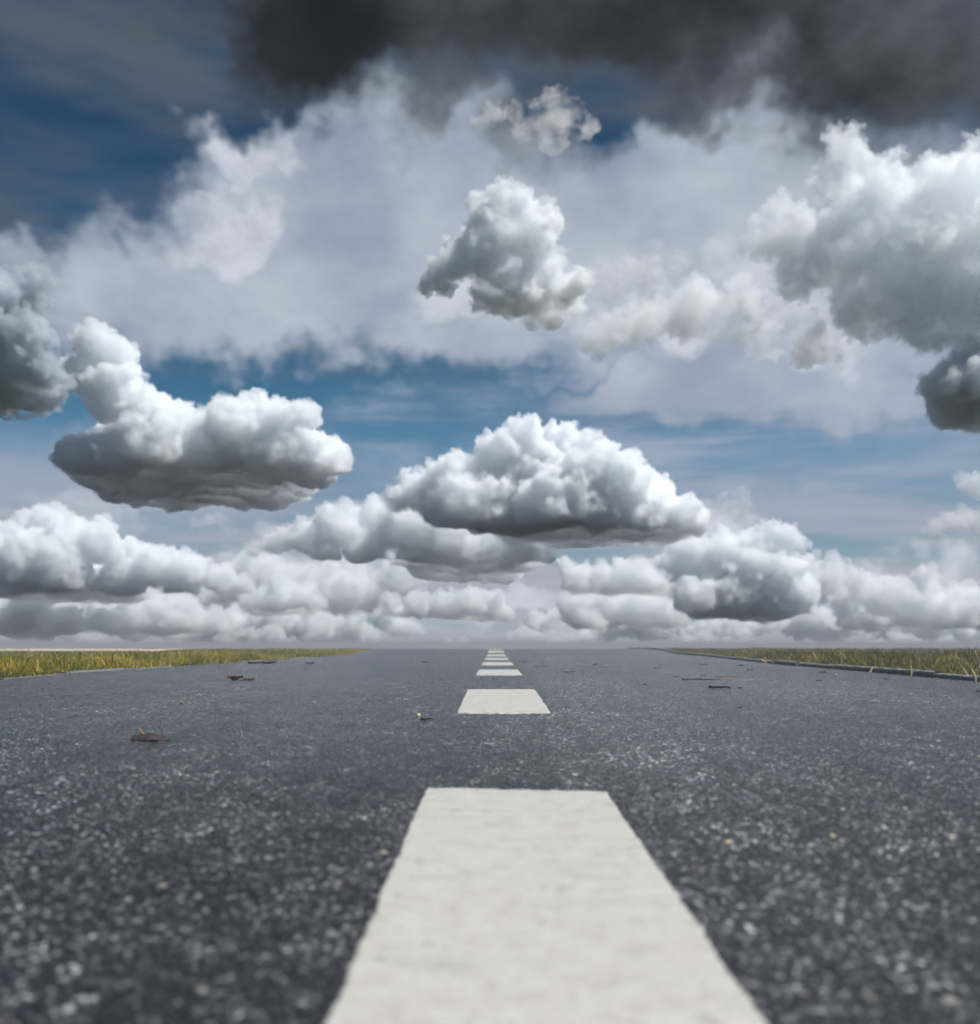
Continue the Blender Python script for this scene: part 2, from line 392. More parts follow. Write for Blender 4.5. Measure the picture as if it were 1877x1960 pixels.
    cloud('soft pale grey bank low left of the middle, behind the small round white cloud',
          [(x, 1122 + 16 * math.sin(x * .019 + 1) + 9 * math.sin(x * .063), 42 + 10 * math.sin(x * .041)) for x in range(330, 790, 32)], 19000, 1215, 5, .97, 51, n2=11, n3=6, het=(24, .34, .58, .1))
    cloud('soft pale grey bank filling the low sky at right, behind the tall right cumulus',
          [(x, 1128 + 14 * math.sin(x * .023) + 8 * math.sin(x * .071), 38 + 10 * math.sin(x * .037)) for x in range(1240, 1700, 32)], 19000, 1215, 5, .97, 52, n2=11, n3=6, het=(24, .34, .58, .1))
    cloud('long low grey bank far behind the other clouds, left of the road end',
          [(x, 1202 + 14 * math.sin(x * .021) + 8 * math.sin(x * .057), 30 + 9 * math.sin(x * .033)) for x in range(60, 720, 34)], 26000, 1248, 8, .95, 35, n2=12, n3=7, hb=10)
    cloud('long low grey bank far behind the other clouds, right of the road end',
          [(x, 1206 + 12 * math.sin(x * .024) + 7 * math.sin(x * .051), 26 + 9 * math.sin(x * .037)) for x in range(1030, 2000, 34)], 26000, 1248, 8, .95, 36, n2=12, n3=7, hb=10)
    cloud('ragged grey cloud with a bright peak, high in the middle of the sky',
          [(930, 385, 26), (985, 402, 38), (1045, 425, 36), (945, 440, 50), (1000, 475, 62), (905, 500, 52), (850, 530, 36), (1055, 520, 46), (960, 555, 50), (1010, 585, 34), (1100, 550, 32), (815, 550, 18)],
          2600, 640, 9, .975, 17, rag=1.7, n2=8, n3=5, het=(66, .40, .58, .1), slab=(890, 1150, 30, 60))
    cloud('thin grey tatter of cloud right of the ragged one with the bright peak',
          [(1150, 525, 26), (1200, 510, 30), (1250, 520, 28), (1295, 500, 26), (1230, 560, 30), (1170, 565, 26)], 2500, 600, 3, .95, 37, rag=1.6, n2=8, n3=5, het=(36, .42, .64, .08))
    cloud('long soft grey cloud, high right of middle, tapering to the right',
          [(1150, 640, 46), (1230, 618, 54), (1320, 605, 60), (1400, 612, 60), (1480, 636, 50), (1550, 660, 42), (1585, 672, 28)], 2900, 722, 3.6, .99, 18, rag=1.7, n2=8, n3=5, het=(90, .39, .62, .1))
    cloud('huge white cloud towering along the right edge of the sky',
          [(1620, 290, 42), (1600, 345, 44), (1665, 390, 66), (1500, 460, 58), (1455, 470, 36), (1560, 470, 74), (1650, 470, 95), (1750, 430, 95), (1835, 395, 90), (1885, 325, 60), (1700, 550, 95), (1800, 535, 110), (1780, 610, 70), (1860, 620, 80), (1520, 530, 48), (1930, 480, 140)],
          2700, 760, 3.6, .999, 19, rag=1.7, n2=9, n3=5, het=(95, .37, .57, .08))
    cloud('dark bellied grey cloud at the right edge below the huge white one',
          [(1795, 750, 36), (1840, 725, 50), (1870, 740, 50), (1920, 725, 70), (1880, 690, 44)], 2600, 850, 7, .90, 20, tint=(.94, .97, 1), rag=1.3, n2=8, n3=5, slab=(1750, 2000, 28, 70), het=(55, .32, .52, .1))  # belly shade partly put into the colour by darker vapour throughout
    cloud('small pale puff at the right edge of the sky',
          [(1855, 930, 20), (1885, 935, 28)], 7000, 962, 3, .985, 21, rag=1.3)
    cloud('faint long cloud at the right edge, under the small pale puff',
          [(1790, 1010, 20), (1830, 1000, 24), (1880, 1005, 30)], 8000, 1036, 2.5, .98, 22, rag=1.3)
    cloud('faint grey wisp right of the tall middle cumulus, above the bright peak',
          [(1390, 975, 20), (1410, 960, 20), (1425, 985, 18)], 6800, 1010, 2.2, .95, 38, rag=1.4, het=(26, .36, .6, .12))
    cloud('faint pale wisp of cloud between the left dark base and the far left bank',
          [(385, 1005, 16), (410, 1000, 22), (435, 1008, 16)], 9000, 1034, 2.5, .985, 39, rag=1.3, het=(24, .36, .6, .12))
    cloud('small brownish ragged cloud under the dark overcast at the top',
          [(945, 215, 24), (925, 235, 20), (1015, 240, 38), (1075, 230, 42), (1120, 240, 28), (1060, 262, 34), (1000, 262, 26)], 1900, 292, 3.0, .95, 23, rag=1.1, n2=8, n3=5, tint=(1, .985, .975), het=(62, .38, .66, .1))
    # a far row of small clouds along the horizon
    g = 'small far clouds in a row along the horizon'
    rr = random.Random(5)
    HZ = [(180, 1222, 16, 'small grey cloud on the horizon above the left grass, beside the dark low one'), (455, 1215, 18, 'small grey cloud on the horizon below the round white cloud at left'),
          (545, 1213, 17, 'small grey cloud on the horizon straight below the round white cloud'), (640, 1205, 22, 'white horizon cloud left of the small puff by the road end'),
          (690, 1224, 13, 'tiny low cloud on the horizon where the left grass meets the road'), (870, 1226, 13, 'tiny low cloud on the horizon left of the last road dashes'),
          (1010, 1215, 18, 'small grey cloud on the horizon right above the last road dashes'), (1075, 1224, 14, 'tiny low cloud on the horizon just right of the road end'),
          (1330, 1222, 15, 'small grey cloud on the horizon where the right kerb vanishes'), (1420, 1226, 14, 'tiny dark cloud on the horizon below the tall right cumulus'),
          (1740, 1226, 15, 'small grey cloud on the horizon above the right grass'), (1840, 1228, 15, 'small grey cloud on the horizon above the dry stalks at the right edge')]
    for i, (px, py, r0, lab) in enumerate(HZ):
        pf = [(px + rr.uniform(-2.2, 2.2) * r0, py + rr.uniform(-.7, .6) * r0, r0 * rr.uniform(.6, 1.25)) for _ in range(7)]
        pf = [(a_, b_ + 8, c_) for a_, b_, c_ in pf]
        cloud(lab, pf, 21000, py + 8 + r0 * 1.1, 7, .93, 40 + i, vox=1.6, hb=8, group=g)

# ------------------------------------------------------------------ ground
gm, n = material('field_soil')
gc = n.n('TexCoord').outputs['Object']
gcol = n.ramp(n.noise(gc, 6, 8, .65), [(.3, (.02, .022, .010)), (.5, (.045, .044, .02)), (.7, (.085, .075, .035))])
gcol = n.mix(n.rng(n.noise(gc, .02, 5), .35, .6), gcol, (.05, .056, .046))
surface(n, gcol, .95, .1, n.noise(gc, 60, 6), .6, .01)
gx = np.concatenate([-np.geomspace(4000, 4, 22), np.linspace(-3.6, 3.6, 37), np.geomspace(4, 4000, 22)])
gy = np.concatenate([-np.geomspace(400, 5, 8), np.linspace(-4, 16, 101), np.geomspace(16.5, 4000, 40)])
X, Y = np.meshgrid(gx, gy)
gz = zprof(Y) - .016 + (vnoise(X * 2.3, Y * 2.3) - .5) * .012 * (np.hypot(X, Y) < 60)
tag(link('ground', mesh_np('ground', np.stack([X, Y, gz], -1).reshape(-1, 3), grid_quads(len(gy), len(gx))), gm), 'flat grassy field running to the horizon on both sides of the road', 'field', kind='structure')

# ------------------------------------------------------------------ road: worn asphalt with real grit
rm, n = material('worn_asphalt')
rc = n.n('TexCoord').outputs['Object']
hgt = n.n('Attribute', attribute_name='grit').outputs['Fac']
sid = n.n('Attribute', attribute_name='stone').outputs['Fac']
v1 = n.n('TexVoronoi', {'Vector': rc, 'Scale': 520.0}, voronoi_dimensions='3D')
cs = n.n('SeparateColor', {0: v1.outputs['Color']})
tone = n.math('ADD', n.math('MULTIPLY', sid, .5), n.math('MULTIPLY', cs.outputs[0], .5))
tone = n.math('ADD', n.math('MULTIPLY', tone, .72), n.math('MULTIPLY', n.noise(rc, 70, 5, .7), .42))
tone = n.math('ADD', n.math('MULTIPLY', tone, .8), n.math('MULTIPLY', hgt, .22))
acol = n.ramp(tone, [(.26, (.002, .002, .003)), (.48, (.005, .0055, .0066)), (.63, (.015, .016, .018)), (.74, (.078, .08, .086)), (.84, (.38, .385, .39))])
v2 = n.n('TexVoronoi', {'Vector': rc, 'Scale': 260.0})
c2_ = n.n('SeparateColor', {0: v2.outputs['Color']})
chip = n.math('MULTIPLY', n.rng(c2_.outputs[0], .88, 1.0), n.rng(v2.outputs['Distance'], .55, .25))
acol = n.mix(chip, acol, n.mix(c2_.outputs[1], (.40, .425, .45), (.46, .44, .40)))
v3 = n.n('TexVoronoi', {'Vector': rc, 'Scale': 120.0})
c3_ = n.n('SeparateColor', {0: v3.outputs['Color']})
chip3 = n.math('MULTIPLY', n.rng(c3_.outputs[0], .955, .985), n.rng(v3.outputs['Distance'], .42, .22))
acol = n.mix(chip3, acol, n.mix(c3_.outputs[1], (.36, .38, .4), (.40, .35, .28)))
pit = n.math('MULTIPLY', n.rng(c3_.outputs[2], .75, .95), n.rng(v3.outputs['Distance'], .5, .25, 0, .85))
acol = n.mix(pit, acol, (.006, .006, .007))
hue = n.mix(cs.outputs[1], (.90, 1.0, 1.07), (1.10, 1.0, .90))
acol = n.mix(1.0, acol, hue, 'MULTIPLY')
big = n.noise(n.mapping(rc, scale=(1, .5, 1)), 2.2, 6, .65)
acol = n.mix(1.0, acol, n.ramp(big, [(.3, (.6, .6, .62)), (.5, (1, 1, 1)), (.7, (1.5, 1.52, 1.55))]), 'MULTIPLY')
coarse = n.noise(n.mapping(rc, (9, 2, 0), scale=(1, .45, 1)), 26, 5, .72)
acol = n.mix(1.0, acol, n.ramp(coarse, [(.34, (.38, .38, .39)), (.5, (.88, .88, .88)), (.64, (1.75, 1.76, 1.78))]), 'MULTIPLY')
trk = n.noise(n.mapping(rc, (3, 0, 0), scale=(1.6, .22, 1)), 1.6, 5, .6)
acol = n.mix(1.0, acol, n.ramp(trk, [(.32, (.62, .62, .62)), (.5, (.95, .945, .94)), (.66, (1.7, 1.7, 1.7))]), 'MULTIPLY')
st_ = n.rng(n.noise(rc, 9, 4, .6), .68, .76, 0, .5)
acol = n.mix(st_, acol, (.09, .045, .03))
surface(n, acol, n.rng(cs.outputs[2], 0, 1, .22, .45), .8, n.noise(rc, 420, 4, .7), .5, .0012)

def grit(x, y):
    """height 0..1 of the stones and an id per stone"""
    d1, i1 = worley(x * 330, y * 330, 11)
    d2, i2 = worley(x * 150 + 7, y * 150, 23)
    h = np.clip(1 - d1 * 1.25, 0, 1) ** .6 * (.45 + .55 * i1) * .65 + np.clip(1 - d2 * 1.2, 0, 1) ** .6 * (.3 + .7 * i2) * .35
    return h, i1
rows = [-.6, -.3, 0, .12, .2]
d = .25
while d < 14:
    rows.append(d); d += max(.0009, d * d / 150 * (.55 if d > 1 else .5))
rows = np.array(rows + list(np.linspace(14.5, 60, 40)))
NC = 1000
tcol = np.linspace(-1, 1, NC)
fan = np.minimum(.62 * np.maximum(rows, .15) + .04, 1.25)[:, None]
lo, hi = ledge(rows)[:, None], redge(rows)[:, None]
tin = np.clip(tcol / .9, -1, 1)[None, :] * fan
tl = np.clip((-tcol - .9) / .1, 0, 1)[None, :] * (-lo - fan); tr = np.clip((tcol - .9) / .1, 0, 1)[None, :] * (hi - fan)
RX = tin - tl + tr
RY = np.repeat(rows[:, None], NC, 1)
gh, gi = grit(RX, RY)
amp = np.interp(RY, [.2, 1.2, 3, 8], [.0022, .0022, .0016, .0005])
RZ = zprof(RY) + (gh - .6) * amp + (vnoise(RX * 9, RY * 9, 5) - .5) * .0025 * np.interp(RY, [0, 4, 8], [1, .6, .2])
road_me = mesh_np('road', np.stack([RX, RY, RZ], -1).reshape(-1, 3), grid_quads(len(rows), NC))
attr(road_me, 'grit', gh.ravel()); attr(road_me, 'stone', gi.ravel())
print('road verts', RX.size)
tag(link('road', road_me, rm), 'worn grey asphalt road with coarse grit running straight to the horizon', 'road', kind='structure')

# ------------------------------------------------------------------ painted dashes
pm, n = material('road_paint')
pc = n.n('TexCoord').outputs['Object']
pcol = n.ramp(n.noise(pc, 48, 8, .75), [(.3, (.36, .345, .30)), (.48, (.425, .415, .38)), (.7, (.465, .46, .44))])
dirt = n.rng(n.noise(n.mapping(pc, scale=(1, .8, 1)), 75, 5, .6), .60, .70, 0, .75)
pcol = n.mix(dirt, pcol, (.25, .24, .19))
fsp = n.rng(n.noise(pc, 150, 3, .6), .68, .74, 0, .85)
pcol = n.mix(fsp, pcol, (.16, .15, .12))
chp = n.math('MULTIPLY', n.rng(n.noise(pc, 95, 5, .7), .655, .69), n.rng(n.noise(pc, 9, 3), .48, .62))
pcol = n.mix(chp, pcol, (.035, .036, .04))
scf = n.rng(n.noise(n.mapping(pc, (4, 0, 0), scale=(1, 4.5, 1)), 16, 6, .65), .5, .72, 0, .34)
pcol = n.mix(scf, pcol, (.22, .225, .22))
pcol = n.mix(1.0, pcol, n.ramp(n.noise(pc, 600, 3, .7), [(.3, (.84, .84, .84)), (.7, (1.12, 1.12, 1.12))]), 'MULTIPLY')
spk = n.rng(n.n('TexVoronoi', {'Vector': pc, 'Scale': 70.0}).outputs['Distance'], .06, .12, .75, 0)
spk = n.math('MULTIPLY', spk, n.rng(n.noise(pc, 24, 3), .55, .62))
pcol = n.mix(spk, pcol, (.10, .09, .08))
surface(n, pcol, .6, .35, n.noise(pc, 420, 4, .75), .3, .001)
DASH = [(.20, .825, -.006), (1.578, 2.21, .001), (3.13, 3.76, 0), (4.54, 5.22, .001), (6.02, 6.64, .0), (7.48, 8.12, .001), (8.86, 9.5, 0), (10.2, 10.8, 0)]
DLAB = ['nearest white dash, huge and blurred at the bottom of the road', 'second white dash, sharp, a full gap beyond the nearest one', 'third white dash along the centre line, a narrow band',
        'fourth white dash along the centre line', 'fifth white dash along the centre line', 'sixth white dash, thin, towards the far end of the road', 'seventh white dash, a thin line near the horizon',
        'farthest white dash, fading into haze at the horizon']
for i, (a, b, sk) in enumerate(DASH):
    nr = int(np.clip((b - a) / .0016, 60, 420)); ncx = 110 if i < 2 else 50
    ty = np.linspace(0, 1, nr); tx = np.linspace(-1, 1, ncx)
    TX, TY = np.meshgrid(tx, ty)
    YY = a + (b - a) * TY
    jag = (vnoise(YY * 95, YY * 0 + np.sign(TX) * 9, 31 + i) - .5) * .0010 + (vnoise(YY * 30, YY * 0 + np.sign(TX) * 5, 41 + i) - .5) * .0014 + (vnoise(YY * 300, np.sign(TX) * 3 + YY * 0, 51 + i) - .5) * .0014
    cx = .0155 + (.0018 if i == 0 else 0)
    XX = cx + TX * .0752 + np.abs(TX) ** 3 * np.sign(TX) * jag
    YY = YY + np.where(TY > .5, 1, -1) * np.abs(2 * TY - 1) ** 40 * (vnoise(XX * 120, XX * 0 + i, 61) - .5) * .008 + (TX * -.010 if i == 0 else 0) * TY
    h1, _ = grit(XX, YY)
    ZZ = zprof(YY) + .0016 + (h1 - .5) * .0003 + (vnoise(XX * 60, YY * 60, 71) - .5) * .0003
    ed = (np.abs(TX) > .999) | (TY <= 0) | (TY >= 1)
    ZZ = np.where(ed, zprof(YY) - .002, ZZ)
    oy = (a + b) / 2; oz = float(zprof(oy))
    me = mesh_np('road_marking', np.stack([XX - .0155, YY - oy, ZZ - oz], -1).reshape(-1, 3), grid_quads(nr, ncx))
    o = link('road_marking', me, pm); o.location = (.0155, oy, oz)
    tag(o, DLAB[i], 'road marking', 'white dashes down the centre of the road')

# ------------------------------------------------------------------ concrete edging on both sides
km, n = material('kerb_concrete')
kc = n.n('TexCoord').outputs['Object']
kcol = n.ramp(n.noise(kc, 35, 7, .7), [(.3, (.06, .07, .075)), (.5, (.14, .16, .17)), (.7, (.24, .26, .265))])
surface(n, kcol, .8, .3, n.noise(kc, 200, 5), .6, .002)
for side, ef, hh, lab in ((1, redge, .018, 'low grey concrete kerb edging along the right side of the road, shaded towards the road'), (-1, ledge, .005, 'thin pale concrete edging along the left side of the road, broken by grass')):
    V, Q = [], []
    prof = [(.012, -.02), (.010, .35), (.0, .55), (.003, .9), (.010, 1.0), (.030, 1.0), (.034, -.02)] if side > 0 else [(0, -.02), (.0, .6), (.002, .88), (.006, 1.0), (.016, 1.0), (.021, .8), (.022, -.02)]
    y = 1.0; k = 0
    while y < 12:
        L = .5 + rnd.uniform(-.03, .03)
        if side < 0 and rnd.random() < .4:
            y += L * rnd.uniform(.3, 1); continue
        lift = rnd.uniform(-.005, .001); sh = rnd.uniform(-.004, .004)
        ns = 16; b0 = len(V)
        for j in range(ns):
            yy = y + (L - .008) * j / (ns - 1)
            ex = float(ef(yy)); z0 = float(zprof(yy))
            for q, (u, v) in enumerate(prof):
                nz = (float(vnoise(np.array(yy * 40.), np.array(q * 3.1), 7)) - .5) * .004
                hgt_ = hh * v if v > 0 else v
                V.append((ex + side * (u + .002 + sh + nz), yy, z0 + hgt_ + (lift + nz if v > 0 else 0)))
        npf = len(prof)
        for j in range(ns - 1):
            for q in range(npf - 1):
                a_ = b0 + j * npf + q; Q.append((a_, a_ + 1, a_ + npf + 1, a_ + npf))
        for e_ in (b0, b0 + (ns - 1) * npf):
            Q.append((e_, e_ + 1, e_ + 5, e_ + 6)); Q.append((e_ + 1, e_ + 2, e_ + 4, e_ + 5))
        y += L; k += 1
    tag(link('kerb', mesh_np('kerb', V, np.array(Q)), km), lab, 'kerb', kind='structure')

# ------------------------------------------------------------------ grass
def grass_mat(name, stops, transl=.35):
    m, n = material(name)
    t = n.n('Attribute', attribute_name='tint').outputs['Fac']
    c_ = n.ramp(t, stops)
    p = n.n('BsdfPrincipled', {'Base Color': c_, 'Roughness': .6, 'Specular IOR Level': .25})
    tr_ = n.n('BsdfTranslucent', {'Color': c_})
    mx = n.n('MixShader', {0: transl, 1: p.outputs[0], 2: tr_.outputs[0]})
    n.n('OutputMaterial', {'Surface': mx.outputs[0]})
    return m
def blades(x, y, z, h, wd, lean, ang, tint):
    """curved tapering blades, one row per blade"""
    N = len(x)
    dx, dy = np.cos(ang), np.sin(ang)
    wa = ang + np.pi / 2 + np.random.default_rng(3).uniform(-.8, .8, N)
    wx, wy = np.cos(wa) * wd / 2, np.sin(wa) * wd / 2
    P = []
    for f, wf in ((0, 1.0), (.5, .85), (.85, .5)):
        off = lean * f ** 2 * h
        zz_ = z + h * f * np.sqrt(np.maximum(1 - (lean * f) ** 2 * .5, .2))
        for sg in (-1, 1):
            P.append(np.stack([x + dx * off + sg * wx * wf, y + dy * off + sg * wy * wf, zz_], -1))
    P.append(np.stack([x + dx * lean * h, y + dy * lean * h, z + h * np.sqrt(np.maximum(1 - lean ** 2 * .5, .15))], -1))
    V = np.stack(P, 1).reshape(-1, 3)
    b = np.arange(N)[:, None] * 7
    q = np.concatenate([b + np.array([[0, 1, 3, 2]]), b + np.array([[2, 3, 5, 4]])])
    t = b + np.array([[4, 5, 6]])
    me = mesh_np('grass', V, q, t)
    attr(me, 'tint', np.repeat(tint, 7))
    return me
def verge(side, seed, nclump, hs, stops, label, dry):
    rg = np.random.default_rng(seed)
    # tufts: clump centres denser near the kerb and near the viewer
    yc = 1.7 * (13 / 1.7) ** rg.uniform(0, 1, nclump)
    depth = rg.exponential(1, nclump) * (.35 + .22 * yc) + .045
    ef = redge if side > 0 else ledge
    xc = ef(yc) + side * depth
    keep = np.abs(xc) < .62 * yc + .8
    xc, yc, depth = xc[keep], yc[keep], depth[keep]
    n1 = vnoise(xc * 3.1, yc * 2.1, seed)
    hc = hs * (.45 + .8 * n1) * rg.uniform(.7, 1.2, len(xc)) * np.interp(depth, [.04, .09, .3], [.45, .9, 1.0]) * np.interp(yc, [2, 5, 8, 10.5], [1, .95, .6, .4])
    tc_ = np.clip((.08 if side < 0 else .14) + .55 * vnoise(xc * 5, yc * 3.5, seed + 1) + rg.normal(0, .12, len(xc)), 0, 1)
    nb = 16
    x = np.repeat(xc, nb) + rg.normal(0, .014, len(xc) * nb) * np.repeat(1 + yc * .12, nb)
    y = np.repeat(yc, nb) + rg.normal(0, .014, len(xc) * nb) * np.repeat(1 + yc * .12, nb)
    x = np.where(side > 0, np.maximum(x, ef(y) + .030), np.minimum(x, ef(y) - .014 + np.repeat(np.where(vnoise(yc * 2.7, yc * 0, 77) > .72, .035, 0), nb)))
    h = np.repeat(hc, nb) * rg.uniform(.45, 1.1, len(x))
    wd = rg.uniform(.0018, .0042, len(x)) * (1 + y * .12)
    lean = rg.uniform(.1, 1.0, len(x)); ang = rg.uniform(0, 2 * np.pi, len(x))
    tint = np.clip(np.repeat(tc_, nb) + rg.normal(0, .13, len(x)) + (rg.uniform(0, 1, len(x)) < dry) * .45, 0, 1)
    me = blades(x, y, zprof(y) - .016, h, wd, lean, ang, tint)
    print('grass', len(x))
    return tag(link('grass', me, grass_mat('grass_blades', stops)), label, 'grass', kind='stuff')
verge(-1, 5, 11000, .070, [(0, (.05, .075, .004)), (.3, (.17, .18, .008)), (.55, (.42, .32, .018)), (.8, (.62, .42, .05)), (1, (.68, .52, .17))], 'short yellow green grass along the left side of the road', .05)
verge(1, 9, 11000, .080, [(0, (.025, .036, .005)), (.35, (.085, .092, .01)), (.6, (.19, .15, .02)), (.85, (.40, .29, .06)), (1, (.62, .50, .2))], 'olive green grass along the right side of the road', .06)
# tufts that creep over the left edging onto the asphalt
# ------------------------------------------------------------------ pale bare strip far left
bm_, n = material('bare_sand')
bc = n.n('TexCoord').outputs['Object']
surface(n, n.ramp(n.noise(bc, 5, 6), [(.3, (.42, .35, .26)), (.7, (.62, .54, .43))]), .95, .1)
yy = np.linspace(9.3, 10.6, 14); xx = np.linspace(-9, -3.2, 60)
X, Y = np.meshgrid(xx, yy)
Y2 = Y + (vnoise(X * 1.4, X * 0, 3) - .5) * .6
tag(link('dirt_path', mesh_np('dirt_path', np.stack([X, Y2, zprof(Y2) + .004 + .0 * X], -1).reshape(-1, 3), grid_quads(14, 60)), bm_), 'pale sandy strip in the field beyond the left grass', 'dirt path', kind='structure')

# ------------------------------------------------------------------ litter on the road
def simple_mat(name, c0, c1, scale=120, rough=.8, bd=.002):
    m, n = material(name)
    k_ = n.n('TexCoord').outputs['Object']
    f = n.noise(k_, scale, 6, .65)
    surface(n, n.ramp(f, [(.32, c0), (.68, c1)]), rough, .3, f, .7, bd)
    return m
M_bark = simple_mat('dark_bark', (.010, .009, .010), (.06, .052, .052), 160)
M_dark = simple_mat('dark_rotted_leaf', (.006, .006, .006), (.028, .024, .022), 160)
M_leaf = simple_mat('dry_brown_leaf', (.06, .022, .012), (.20, .09, .05), 140, .7)
M_orange = simple_mat('orange_stalk', (.36, .12, .03), (.62, .30, .12), 200, .6)
M_straw = simple_mat('straw', (.45, .34, .14), (.72, .60, .34), 180, .7)
M_twig = simple_mat('twig_bark', (.014, .010, .008), (.05, .036, .028), 220)
M_yel = simple_mat('yellowed_stem', (.16, .10, .03), (.38, .27, .10), 200)
M_pale = simple_mat('pale_stone', (.52, .45, .30), (.78, .72, .55), 150)

def tube(pts, rad, seg=7):
    V, Q = [], []
    for i, (p, r) in enumerate(zip(pts, rad)):
        t = (Vector(pts[min(i + 1, len(pts) - 1)]) - Vector(pts[max(i - 1, 0)])).normalized()
        a = t.orthogonal().normalized(); b = t.cross(a)
        for k in range(seg):
            th = 2 * math.pi * k / seg
            V.append(tuple(Vector(p) + (a * math.cos(th) + b * math.sin(th)) * r))
    for i in range(len(pts) - 1):
        for k in range(seg):
            Q.append((i * seg + k, i * seg + (k + 1) % seg, (i + 1) * seg + (k + 1) % seg, (i + 1) * seg + k))
    T = [(0, k + 1, k) for k in range(1, seg - 1)] + [((len(pts) - 1) * seg, (len(pts) - 1) * seg + k, (len(pts) - 1) * seg + k + 1) for k in range(1, seg - 1)]
    return V, Q, T
def twig(x0, x1, ybot, label, mat, r=.0014, slope=0, kink=.15, name='twig', group='twigs lying on the asphalt', seed=0):
    """stick lying across the road between two photo columns"""
    rg = random.Random(seed)
    p = ground((x0 + x1) / 2, ybot); L = (x1 - x0) * p.y / FS
    N = 14; pts = []
    for i in range(N):
        t = i / (N - 1) - .5
        pts.append((t * L, t * L * slope + rg.uniform(-1, 1) * L * .02, r * .9 + .0005 + r * .5 * math.sin(i * 1.3 + seed) * kink + abs(rg.gauss(0, r * kink))))
    rad = [r * (1.1 - .55 * i / (N - 1)) * rg.uniform(.8, 1.15) for i in range(N)]
    V, Q, T = tube(pts, rad)
    o = link(name, mesh_np(name, V, Q, T), mat); o.location = p
    return tag(o, label, name.replace('_', ' '), group)
def leafmesh(L, W, curl, bumps, seed, lobes=0.0, nz=.4):
    rg = random.Random(seed)
    nu, nv = 22, 12; V = []
    ph = [rg.uniform(0, 6.28) for _ in range(6)]
    for i in range(nu):
        u = i / (nu - 1)
        half = W / 2 * max(math.sin(math.pi * min(max(u, .015), .985)) ** .75, .03) * (1 + lobes * math.sin(u * 23 + ph[0]))
        for j in range(nv):
            v = j / (nv - 1) * 2 - 1
            z = curl * L * ((u - .45) ** 2 * 1.2) + curl * L * v * v * .45 + bumps * L * (math.sin(u * 9 + ph[1] + v * 2) * .5 + math.sin(v * 5 + u * 6 + ph[2]) * .4 + rg.uniform(-.25, .25))
            V.append(((u - .5) * L, v * half + L * .05 * math.sin(u * 5 + ph[3]), z))
    zmin = min(p[2] for p in V)
    V = [(a_, b_, c_ - zmin) for a_, b_, c_ in V]
    return np.array(V), grid_quads(nu, nv)
def solid(V, Q, nu, nv, th):
    """close a leaf sheet into a thin solid"""
    n0 = len(V)
    B = V.copy(); B[:, 2] = np.maximum(B[:, 2] - th, -.002)
    QQ = [tuple(q) for q in Q] + [tuple(reversed([int(k_) + n0 for k_ in q])) for q in Q]
    ring = [j for j in range(nv)] + [i * nv + nv - 1 for i in range(1, nu)] + [(nu - 1) * nv + j for j in range(nv - 2, -1, -1)] + [i * nv for i in range(nu - 2, 0, -1)]
    for a_, b_ in zip(ring, ring[1:] + ring[:1]): QQ.append((a_, a_ + n0, b_ + n0, b_))
    return np.vstack([V, B]), np.array(QQ)
def leaf(x0, x1, ybot, label, mat, W=.5, curl=.2, bumps=.06, rot=0, seed=0, name='dead_leaf', th=.0012, cat='leaf', group='dead leaf scraps on the asphalt', lobes=.12, lift=.0):
    p = ground((x0 + x1) / 2, ybot); L = (x1 - x0) * p.y / FS
    V, Q = leafmesh(L, L * W, curl, bumps, seed, lobes)
    V, Q = solid(V, Q, 22, 12, th)
    o = link(name, mesh_np(name, V, Q), mat); o.location = p + Vector((0, 0, lift)); o.rotation_euler = (0, 0, rot)
    return tag(o, label, cat, group)

# the piece of bark with the orange stalk, left
p = ground(377, 1851)
root = bpy.data.objects.new('bark_piece', None); col.objects.link(root); root.location = p
root.empty_display_size = .02
tag(root, 'dark piece of bark with an orange curled stalk, lying on the left of the road', 'bark')
Lb = 95 * p.y / FS
nu, nv = 40, 16; V = []
rg = random.Random(3)
for i in range(nu):
    u = i / (nu - 1)
    hw = .013 * (min(u / .06, 1) ** .5) * (1 - max(u - .35, 0) / .65 * .86)
    for j in range(nv):
        v = j / (nv - 1) * 2 - 1
        arch = .0072 * (1 - v * v) * (.55 + .45 * math.exp(-((u - .45) / .22) ** 2)) * (1 - max(u - .6, 0) / .4 * .7)
        ridge = .0009 * math.sin(v * 16 + 2 * math.sin(u * 7)) + rg.uniform(-.0005, .0005)
        V.append(((u - .5) * Lb, v * hw + .002 * math.sin(u * 8), arch + ridge + .0014))
V, Q = solid(np.array(V), grid_quads(nu, nv), nu, nv, .0022)
link('bark', mesh_np('bark', V, Q), M_bark, root)
pts = []; rad = []
for i in range(16):
    t = i / 15
    pts.append((-.5 * Lb + Lb * (.30 - .16 * math.sin(t * 1.5) + .07 * t ** 3), .002, (.0075 + .010 * t ** 1.1))); rad.append(.0016 * (1 - .62 * t))
V, Q, T = tube(pts, rad)
link('stalk', mesh_np('stalk', V, Q, T), M_orange, root)

